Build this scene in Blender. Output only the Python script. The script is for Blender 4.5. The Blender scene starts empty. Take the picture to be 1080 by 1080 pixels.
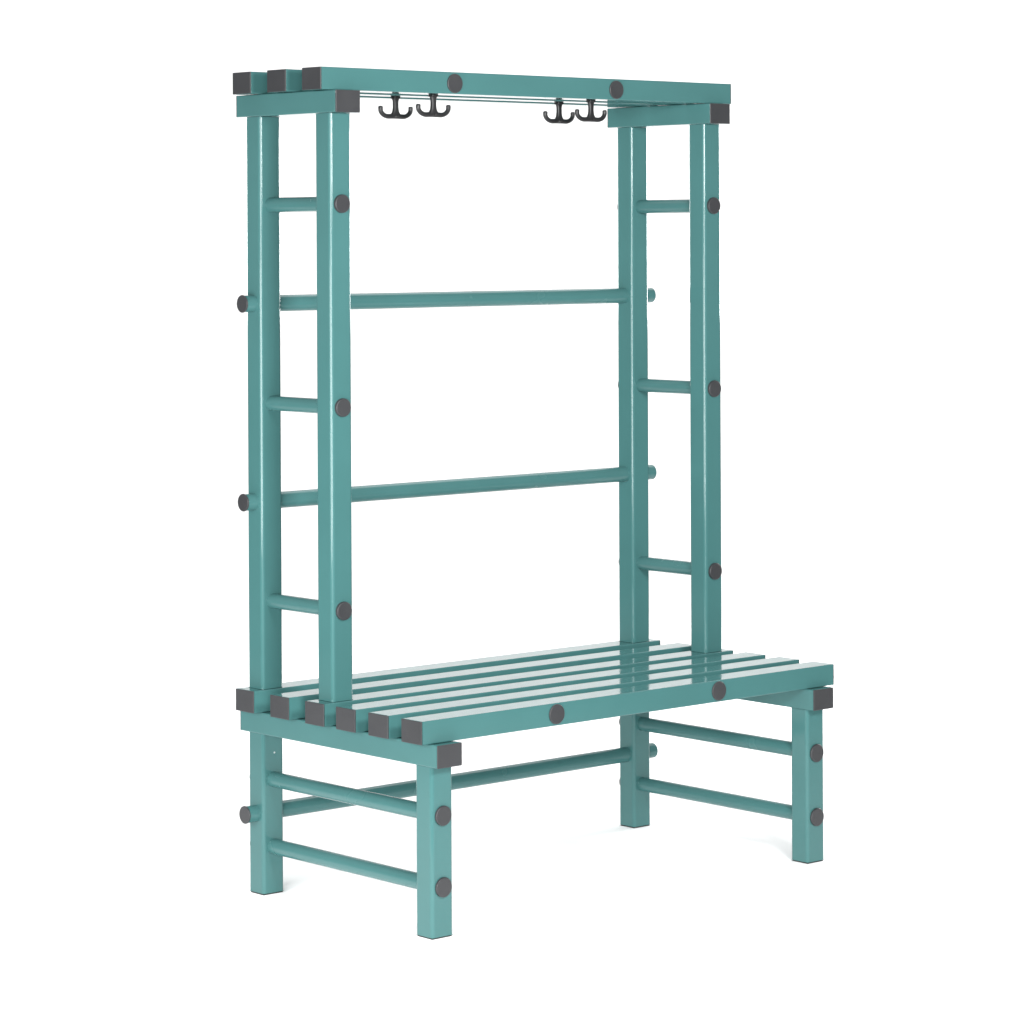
import bpy, bmesh, math, random
from mathutils import Vector, Matrix

random.seed(4)
scene = bpy.context.scene
COL = scene.collection
MM = 0.001

# ------------------------------------------------------------------ sizes (mm)
LEN = 1200.0                                   # length of the slats
SLAT_W, SLAT_H = 65.9, 47.7                    # slat section
SLAT_Y = [0.0, 109.1, 218.7, 325.7, 449.8, 576.3]
SEAT_Z, SHELF_Z = 397.0, 1728.6                # undersides of seat and shelf slats
BEAM_X, BEAM_W, BEAM_H = 24.2, 64.1, 47.8
POST_X, POST_W, POST_D = 30.7, 51.5, 49.8
LEG_FRONT_Y, MID_Y, REAR_Y = 6.3, 334.3, 584.1
RUNG_R, RAIL_R, DISC_R = 16.0, 18.0, 20.5
POST_CX = POST_X + POST_W / 2

# ------------------------------------------------------------------ materials
def new_mat(name):
    m = bpy.data.materials.new(name)
    m.use_nodes = True
    nt = m.node_tree
    return m, nt, nt.nodes['Principled BSDF']

def link(nt, a, b):
    nt.links.new(a, b)

def plastic(name, col, rough, bump, bump_scale, var=0.06, spec=0.5, fine=None):
    """Moulded plastic: even colour with a faint batch variation, a slightly wavy skin."""
    m, nt, p = new_mat(name)
    N = nt.nodes
    tc = N.new('ShaderNodeTexCoord')
    info = N.new('ShaderNodeObjectInfo')
    off = N.new('ShaderNodeVectorMath'); off.operation = 'SCALE'
    off.inputs[0].default_value = (7.0, 3.0, 5.0)
    link(nt, info.outputs['Random'], off.inputs['Scale'])
    add = N.new('ShaderNodeVectorMath'); add.operation = 'ADD'
    link(nt, tc.outputs['Object'], add.inputs[0]); link(nt, off.outputs[0], add.inputs[1])
    n1 = N.new('ShaderNodeTexNoise'); n1.inputs['Scale'].default_value = 6.0
    n1.inputs['Detail'].default_value = 5.0
    link(nt, add.outputs[0], n1.inputs['Vector'])
    ramp = N.new('ShaderNodeMapRange')
    ramp.inputs['From Min'].default_value = 0.3; ramp.inputs['From Max'].default_value = 0.7
    ramp.inputs['To Min'].default_value = 1 - var; ramp.inputs['To Max'].default_value = 1 + var
    link(nt, n1.outputs['Fac'], ramp.inputs['Value'])
    mul = N.new('ShaderNodeVectorMath'); mul.operation = 'SCALE'
    mul.inputs[0].default_value = col
    link(nt, ramp.outputs[0], mul.inputs['Scale'])
    link(nt, mul.outputs[0], p.inputs['Base Color'])
    # roughness: faint smears from handling
    n2 = N.new('ShaderNodeTexNoise'); n2.inputs['Scale'].default_value = 14.0
    n2.inputs['Detail'].default_value = 2.0
    link(nt, add.outputs[0], n2.inputs['Vector'])
    r2 = N.new('ShaderNodeMapRange')
    r2.inputs['From Min'].default_value = 0.3; r2.inputs['From Max'].default_value = 0.75
    r2.inputs['To Min'].default_value = rough * 0.8; r2.inputs['To Max'].default_value = rough * 1.35
    link(nt, n2.outputs['Fac'], r2.inputs['Value'])
    link(nt, r2.outputs[0], p.inputs['Roughness'])
    p.inputs['Specular IOR Level'].default_value = spec
    n3 = N.new('ShaderNodeTexNoise'); n3.inputs['Scale'].default_value = bump_scale
    n3.inputs['Detail'].default_value = 1.5
    link(nt, add.outputs[0], n3.inputs['Vector'])
    b = N.new('ShaderNodeBump'); b.inputs['Strength'].default_value = 1.0
    b.inputs['Distance'].default_value = bump
    link(nt, n3.outputs['Fac'], b.inputs['Height'])
    last = b
    if fine:
        n4 = N.new('ShaderNodeTexNoise'); n4.inputs['Scale'].default_value = fine[0]
        n4.inputs['Detail'].default_value = 2.0
        link(nt, add.outputs[0], n4.inputs['Vector'])
        b2 = N.new('ShaderNodeBump'); b2.inputs['Strength'].default_value = 1.0
        b2.inputs['Distance'].default_value = fine[1]
        link(nt, n4.outputs['Fac'], b2.inputs['Height'])
        link(nt, b.outputs[0], b2.inputs['Normal'])
        last = b2
    if bump: link(nt, last.outputs[0], p.inputs['Normal'])
    return m

TEAL = plastic('glossy_teal_plastic', (0.053, 0.150, 0.148), 0.09, 0.00014, 4.0, var=0.035, spec=0.33)
TEAL_ROD = plastic('satin_teal_plastic', (0.053, 0.150, 0.148), 0.22, 0.0, 6.0, var=0.035, spec=0.33)
GREY = plastic('grey_cap_plastic', (0.034, 0.035, 0.038), 0.42, 0.0002, 30.0, var=0.08, fine=(900.0, 0.00012))
BLACK = plastic('black_hook_plastic', (0.013, 0.013, 0.014), 0.42, 0.0002, 40.0, var=0.1)
RUBBER = plastic('dark_rubber', (0.018, 0.022, 0.022), 0.7, 0.0002, 60.0)
SCREW = plastic('pale_screw_metal', (0.40, 0.46, 0.46), 0.4, 0.0001, 60.0)

def floor_material():
    m, nt, p = new_mat('white_studio_floor')
    N = nt.nodes
    tc = N.new('ShaderNodeTexCoord')
    n = N.new('ShaderNodeTexNoise'); n.inputs['Scale'].default_value = 3.0; n.inputs['Detail'].default_value = 6.0
    link(nt, tc.outputs['Object'], n.inputs['Vector'])
    r = N.new('ShaderNodeMapRange'); r.inputs['To Min'].default_value = 0.86; r.inputs['To Max'].default_value = 0.88
    link(nt, n.outputs['Fac'], r.inputs['Value'])
    c = N.new('ShaderNodeCombineColor')
    for k in range(3): link(nt, r.outputs[0], c.inputs[k])
    link(nt, c.outputs[0], p.inputs['Base Color'])
    p.inputs['Roughness'].default_value = 0.8
    p.inputs['Specular IOR Level'].default_value = 0.2
    return m

# ------------------------------------------------------------------ mesh helpers
def link_mesh(name, bm, mat, parent=None, bevel=0.0, seg=3, smooth=True):
    bmesh.ops.recalc_face_normals(bm, faces=bm.faces)
    me = bpy.data.meshes.new(name)
    bm.to_mesh(me); bm.free()
    me.materials.append(mat)
    if smooth:
        for f in me.polygons: f.use_smooth = True
    o = bpy.data.objects.new(name, me)
    COL.objects.link(o)
    if parent: o.parent = parent
    if bevel:
        b = o.modifiers.new('edge_rounding', 'BEVEL')
        b.width = bevel * MM; b.segments = seg
        if me.attributes.get('bevel_weight_edge'):
            b.limit_method = 'WEIGHT'
        else:
            b.limit_method = 'ANGLE'; b.angle_limit = math.radians(40)
        b.harden_normals = True
    return o

def box_bm(x0, x1, y0, y1, z0, z1):
    bm = bmesh.new()
    bmesh.ops.create_cube(bm, size=1.0)
    for v in bm.verts:
        v.co = Vector((x0 if v.co.x < 0 else x1, y0 if v.co.y < 0 else y1, z0 if v.co.z < 0 else z1)) * MM
    return bm

def box(name, x0, x1, y0, y1, z0, z1, mat, parent, bevel, seg=3, along=None, end=0.1):
    """A box; with along (0, 1, 2) it is a tube cut square: only its long edges are well rounded."""
    bm = box_bm(x0, x1, y0, y1, z0, z1)
    if along is not None:
        lay = bm.edges.layers.float.new('bevel_weight_edge')
        for e in bm.edges:
            d = e.verts[1].co - e.verts[0].co
            e[lay] = 1.0 if abs(d[along]) > 0.99 * d.length else end
    return link_mesh(name, bm, mat, parent, bevel, seg)

def rod(name, axis, a, b, c1, c2, r, mat, parent, bevel=0.8, n=40, r_end=None):
    """A round bar along axis from a to b; c1, c2 are the two other coordinates."""
    bm = bmesh.new()
    ring0, ring1 = [], []
    def pt(t, u, v):
        return Vector((t, c1 + u, c2 + v) if axis == 'x' else (c1 + u, t, c2 + v)) * MM
    for k in range(n):
        q = 2 * math.pi * k / n
        u, v = math.cos(q), math.sin(q)
        ring0.append(bm.verts.new(pt(a, u * (r_end or r), v * (r_end or r))))
        ring1.append(bm.verts.new(pt(b, u * r, v * r)))
    for k in range(n):
        j = (k + 1) % n
        bm.faces.new((ring0[k], ring0[j], ring1[j], ring1[k]))
    bm.faces.new(ring0); bm.faces.new(list(reversed(ring1)))
    return link_mesh(name, bm, mat, parent, bevel, 3)

# ------------------------------------------------------------------ the bench
bench = bpy.data.objects.new('coat_hook_bench', None)
bench.empty_display_size = 0.2
COL.objects.link(bench)
bench['label'] = 'teal plastic changing room bench with slatted seat, ladder uprights, top shelf and black coat hooks'
bench['category'] = 'bench'

CAP = 3.0        # how far an end plug's flange stands beyond its tube

def slat(name, y, z):
    o = box(name, CAP, LEN - CAP, y, y + SLAT_W, z, z + SLAT_H, TEAL, bench, 2.6, 4, along=0)
    for x0 in (0.0, LEN - CAP + 0.15):
        box('end_cap', x0, x0 + CAP - 0.15, y + 0.25, y + SLAT_W - 0.25, z + 0.25, z + SLAT_H - 0.25, GREY, o, 1.2)
    return o

for y in SLAT_Y:
    slat('seat_slat', y, SEAT_Z)
for y in SLAT_Y[3:]:
    slat('shelf_slat', y, SHELF_Z)

def cross_beam(x, y0, y1, z_top):
    z = z_top - 0.6          # a hair of shadow line between slat and beam
    o = box('cross_beam', x, x + BEAM_W, y0 + CAP, y1 - CAP, z_top - BEAM_H, z, TEAL, bench, 2.8, 4, along=1)
    for a in (y0, y1 - CAP + 0.15):
        box('end_cap', x + 0.25, x + BEAM_W - 0.25, a, a + CAP - 0.15, z_top - BEAM_H + 0.25, z - 0.25, GREY, o, 1.2)

for x in (BEAM_X, LEN - BEAM_X - BEAM_W):
    cross_beam(x, -21.1, 660.0, SEAT_Z)
    cross_beam(x, 305.5, 663.5, SHELF_Z)

FOOT = 3.0
E = 2.2         # the well rounded corners take a little off the width, so the tubes are that much stouter
for x in (POST_X, LEN - POST_X - POST_W):
    for y in (LEG_FRONT_Y, REAR_Y):
        lg = box('leg', x - E, x + POST_W + E, y - E, y + POST_D + E, FOOT, SEAT_Z - BEAM_H - 0.3, TEAL, bench, 8.0, 6, along=2)
        box('foot', x - E + 1.2, x + POST_W + E - 1.2, y - E + 1.2, y + POST_D + E - 1.2, 0.2, FOOT - 0.1, RUBBER, lg, 7.0, 5, along=2)
        if y == REAR_Y and x == POST_X:
            rod('screw_head', 'y', y - E - 1.0, y + 2.0, x + 28.0, 359.0 - 53.0, 2.1, SCREW, lg, 0.6, 16)
    for y in (MID_Y, REAR_Y):
        box('upright_post', x - E, x + POST_W + E, y - E, y + POST_D + E, SEAT_Z + SLAT_H + 0.3, SHELF_Z - BEAM_H - 0.3, TEAL, bench, 8.0, 6, along=2)

def disc(y_face, x, z, parent, sgn=-1, r=DISC_R, t=5.5):
    """Round domed plug on a face that looks along -Y (sgn -1) or +Y."""
    rod('end_cap', 'y', y_face + sgn * t, y_face + sgn * 0.1, x, z, r, GREY, parent, 1.6, 40, r - 0.6)

# round rungs between front and rear members at both ends, and their plugs
for cx in (POST_CX, LEN - POST_CX):
    for z in (1490.0, 1062.0, 634.7):
        g = rod('ladder_rung', 'y', MID_Y - 1, REAR_Y + POST_D + 1, cx, z, RUNG_R, TEAL_ROD, bench)
        disc(MID_Y - E, cx, z, g, -1, 19.8, 7.5)
        disc(REAR_Y + POST_D + E, cx, z, g, 1, 19.8, 8.0)
    for z in (248.5, 103.5):
        g = rod('leg_rung', 'y', LEG_FRONT_Y - 1, REAR_Y + POST_D + 1, cx, z, RUNG_R + 0.6, TEAL_ROD, bench)
        disc(LEG_FRONT_Y - E, cx, z, g, -1, 20.6, 6.0)
        disc(REAR_Y + POST_D + E, cx, z, g, 1, 20.6, 8.0)

# long rails along the back
for z in (1277.0, 848.7, 174.8):
    g = rod('back_rail', 'x', 2.0, LEN + 3.0, REAR_Y + POST_D / 2, z, RAIL_R, TEAL_ROD, bench)
    rod('end_cap', 'x', -2.0, 1.9, REAR_Y + POST_D / 2, z, RAIL_R + 1.2, GREY, g, 1.2)
    rod('end_cap', 'x', LEN + 3.1, LEN + 4.4, REAR_Y + POST_D / 2, z, RAIL_R - 2.0, GREY, g, 0.4)

# bars that tie the slats together, with a plug on the first slat
for x in (360.0, 832.8):
    for z, y0, y1 in ((SEAT_Z + SLAT_H / 2 + 0.8, SLAT_Y[0], SLAT_Y[5] + SLAT_W),
                      (SHELF_Z + SLAT_H / 2 - 1.0, SLAT_Y[3], SLAT_Y[5] + SLAT_W)):
        g = rod('tie_bar', 'y', y0 + 2, y1 - 2, x, z, 13.0, TEAL_ROD, bench)
        disc(y0, x, z, g, -1, 21.3, 4.0)
        disc(y1, x, z, g, 1, 21.3, 4.0)

# double coat hooks: stem on a foot plate, two upturned arms along the slat
def hook(cx, cy):
    bm = bmesh.new()
    top = SHELF_Z
    T = 5.0                                       # half thickness
    n_arm = 18
    # arm centre line from the stem foot to the tip (u sideways, w below the slat)
    def arm(s):
        pts = []
        for k in range(n_arm + 1):
            q = k / n_arm
            ang = math.radians(-90 + 96 * q)
            pts.append((s * (20.0 + 22.0 * math.cos(ang)), -28.8 + 15.9 * math.sin(ang)))
        return pts
    def tube(path, radii, flat=1.0):
        rings = []
        m = 14
        for i, (u, w) in enumerate(path):
            a = path[max(i - 1, 0)]; b = path[min(i + 1, len(path) - 1)]
            t = Vector((b[0] - a[0], 0, b[1] - a[1])).normalized()
            nrm = Vector((-t.z, 0, t.x)); bi = Vector((0, 1, 0))
            r = radii(i / (len(path) - 1))
            ring = []
            for k in range(m):
                q = 2 * math.pi * k / m
                ring.append(bm.verts.new((Vector((cx + u, cy, top + w)) + nrm * (r * math.cos(q)) + bi * (T * flat * math.sin(q) * min(1, r / 4.0))) * MM))
            rings.append(ring)
        for a, b in zip(rings, rings[1:]):
            for k in range(m):
                j = (k + 1) % m
                bm.faces.new((a[k], a[j], b[j], b[k]))
        bm.faces.new(rings[0]); bm.faces.new(list(reversed(rings[-1])))
    for s in (-1, 1):
        p = [(-s * 2.0, -44.2), (s * 8.0, -44.2)] + arm(s)
        # rounded end
        (u0, w0), (u1, w1) = p[-2], p[-1]
        d = Vector((u1 - u0, w1 - w0)).normalized()
        for e in (1.6, 3.2, 4.4, 5.2):
            p.append((u1 + d.x * e, w1 + d.y * e))
        L = len(p) - 1
        def rad(t, L=L):
            i = t * L
            base = 5.6 - 0.5 * min(1, i / 6) + 0.5 * max(0, (i - 12) / 8)
            k = L - i
            if k < 4: base *= (0.30, 0.66, 0.87, 0.97)[int(k)]
            return base
        tube(p, rad)
    # stem: widens to the arms below and to the foot plate above
    prof = [(-45.0, 21.0), (-42.5, 17.0), (-40.0, 13.2), (-36.5, 9.6), (-32.0, 7.4), (-25.0, 6.3), (-14.0, 6.3), (-9.0, 7.2), (-6.5, 8.2), (-5.6, 8.8)]
    rings = []
    for w, hw in prof:
        ring = []
        for k in range(20):
            q = 2 * math.pi * k / 20
            c, s_ = math.cos(q), math.sin(q)
            c = math.copysign(abs(c) ** 0.6, c); s_ = math.copysign(abs(s_) ** 0.6, s_)
            ring.append(bm.verts.new(Vector((cx + hw * c, cy + T * 0.96 * s_, top + w)) * MM))
        rings.append(ring)
    for a, b in zip(rings, rings[1:]):
        for k in range(20):
            j = (k + 1) % 20
            bm.faces.new((a[k], a[j], b[j], b[k]))
    bm.faces.new(rings[0]); bm.faces.new(list(reversed(rings[-1])))
    h = link_mesh('coat_hook', bm, BLACK, bench)
    box('foot_plate', cx - 8.2, cx + 8.2, cy - 8.2, cy + 8.2, top - 5.8, top - 0.1, BLACK, h, 1.5)
    return h

for x, y in ((322.0, SLAT_Y[4]), (328.0, SLAT_Y[3]), (799.0, SLAT_Y[4]), (786.0, SLAT_Y[3])):
    hook(x, y + SLAT_W / 2)

# ------------------------------------------------------------------ camera
yaw, pitch, roll = (math.radians(a) for a in (-42.483, -0.432, -0.241))
CAM = dict(c=(-3855.93, -4817.99, 1417.60), f=3235.34, px=657.76, py=274.38)
fwd = Vector((-math.sin(yaw) * math.cos(pitch), math.cos(yaw) * math.cos(pitch), math.sin(pitch)))
rt = Vector((math.cos(yaw), math.sin(yaw), 0)); up = rt.cross(fwd)
rt2 = rt * math.cos(roll) + up * math.sin(roll)
up2 = up * math.cos(roll) - rt * math.sin(roll)
cam = bpy.data.cameras.new('camera')
co = bpy.data.objects.new('camera', cam); COL.objects.link(co)
m = Matrix((rt2, up2, -fwd)).transposed().to_4x4()
m.translation = Vector(CAM['c']) * MM
co.matrix_world = m
cam.sensor_fit = 'HORIZONTAL'; cam.sensor_width = 36.0
cam.lens = CAM['f'] / 1080.0 * 36.0
cam.shift_x = (540.0 - CAM['px']) / 1080.0
cam.shift_y = (CAM['py'] - 540.0) / 1080.0
cam.clip_start = 0.05; cam.clip_end = 1000.0
scene.camera = co

# ------------------------------------------------------------------ the set: white sweep on a grey studio floor
CX, CY = CAM['c'][0] * MM, CAM['c'][1] * MM
HF = Vector((fwd.x, fwd.y, 0)).normalized()                # the set is built square to the camera stand
HR = rt.copy()
def at(side, depth, z):
    return Vector((CX, CY, 0)) + HR * side + HF * depth + Vector((0, 0, z))

prof = [(5.35, 0.0), (8.0, 0.0), (11.6, 0.0)]
for k in range(1, 25):
    q = math.radians(90 * k / 24)
    prof.append((11.6 + 1.4 * math.sin(q), 1.4 * (1 - math.cos(q))))
prof += [(13.0, 3.0), (13.0, 5.2)]
bm = bmesh.new()
rows = [[bm.verts.new(at(x, t, z)) for x in (-4.6, -0.5, 2.6)] for t, z in prof]
for r0, r1 in zip(rows, rows[1:]):
    for i in range(2):
        bm.faces.new((r0[i], r0[i + 1], r1[i + 1], r1[i]))
fl = link_mesh('floor', bm, floor_material())
for p in fl.data.polygons:
    if p.normal.z < -0.5 or p.normal.dot(HF) > 0.5: p.flip()
sol = fl.modifiers.new('sheet_thickness', 'SOLIDIFY'); sol.thickness = 0.008; sol.offset = -1
fl['kind'] = 'structure'

def ground_material():
    m, nt, p = new_mat('grey_studio_ground')
    N = nt.nodes
    tc = N.new('ShaderNodeTexCoord')
    n = N.new('ShaderNodeTexNoise'); n.inputs['Scale'].default_value = 1.5; n.inputs['Detail'].default_value = 8.0
    link(nt, tc.outputs['Object'], n.inputs['Vector'])
    r = N.new('ShaderNodeValToRGB')
    r.color_ramp.elements[0].color = (0.08, 0.08, 0.085, 1); r.color_ramp.elements[1].color = (0.15, 0.15, 0.15, 1)
    link(nt, n.outputs['Fac'], r.inputs['Fac']); link(nt, r.outputs[0], p.inputs['Base Color'])
    p.inputs['Roughness'].default_value = 0.6
    return m
bm = bmesh.new()
bmesh.ops.create_circle(bm, cap_ends=True, segments=96, radius=40.0)
for v in bm.verts: v.co.z = -0.02
gr = link_mesh('ground', bm, ground_material(), smooth=False)
gr['kind'] = 'structure'

# ------------------------------------------------------------------ light: studio lamps
w = bpy.data.worlds.new('World'); scene.world = w; w.use_nodes = True
bg = w.node_tree.nodes['Background']
bg.inputs['Color'].default_value = (1, 1, 1, 1)
bg.inputs['Strength'].default_value = 0.28                   # the dim studio round the set

def area(name, loc, target, sx, sy, power, col=(1, 1, 1)):
    l = bpy.data.lights.new(name, 'AREA'); l.shape = 'RECTANGLE'; l.size = sx; l.size_y = sy
    l.energy = power; l.color = col
    o = bpy.data.objects.new(name, l); COL.objects.link(o)
    o.location = loc
    d = Vector(target) - Vector(loc)
    o.rotation_euler = d.to_track_quat('-Z', 'Y').to_euler()
    return o
area('overhead_floor_fill', at(-0.4, 9.2, 4.6), at(-0.4, 9.2001, 0), 7.0, 3.6, 200)  # added softbox out of view, lifts the floor to white
area('backdrop_fill', at(-4.4, 9.8, 1.8), at(-3.5, 13.0, 1.1), 0.8, 3.0, 60)  # added pair of washers, out of view, to whiten the upright sweep
area('backdrop_fill', at(3.4, 9.8, 1.8), at(2.6, 13.0, 1.1), 0.8, 3.0, 60)
# big softbox standing behind the camera: the thin bright lines along the tube edges
area('camera_softbox', Vector((-5.2, -5.3, 1.22)), (0.4, 0.3, 1.1), 4.0, 2.4, 560)
# lamp standing low on the left, and one above the front edge of the shelf
area('low_lamp', Vector((-1.75, -0.1, 0.95)), (0.1, 0.3, 1.1), 0.9, 0.8, 34)
area('front_lamp', Vector((-0.2, -2.35, 1.85)), (0.6, 0.35, 1.85), 0.7, 0.6, 86)

# added fill lamps behind the bench, brightening the paper beneath the seat
area('under_seat_fill', at(2.7, 9.9, 1.5), at(-0.1, 6.9, 0.05), 1.0, 0.8, 130)
area('under_seat_fill', at(-3.3, 10.0, 1.5), at(-0.2, 7.2, 0.05), 1.0, 0.8, 65)

vs = scene.view_settings
vs.view_transform = 'Standard'; vs.look = 'None'; vs.exposure = 0.0; vs.gamma = 1.0; vs.use_curve_mapping = False
scene.cycles.max_bounces = 8
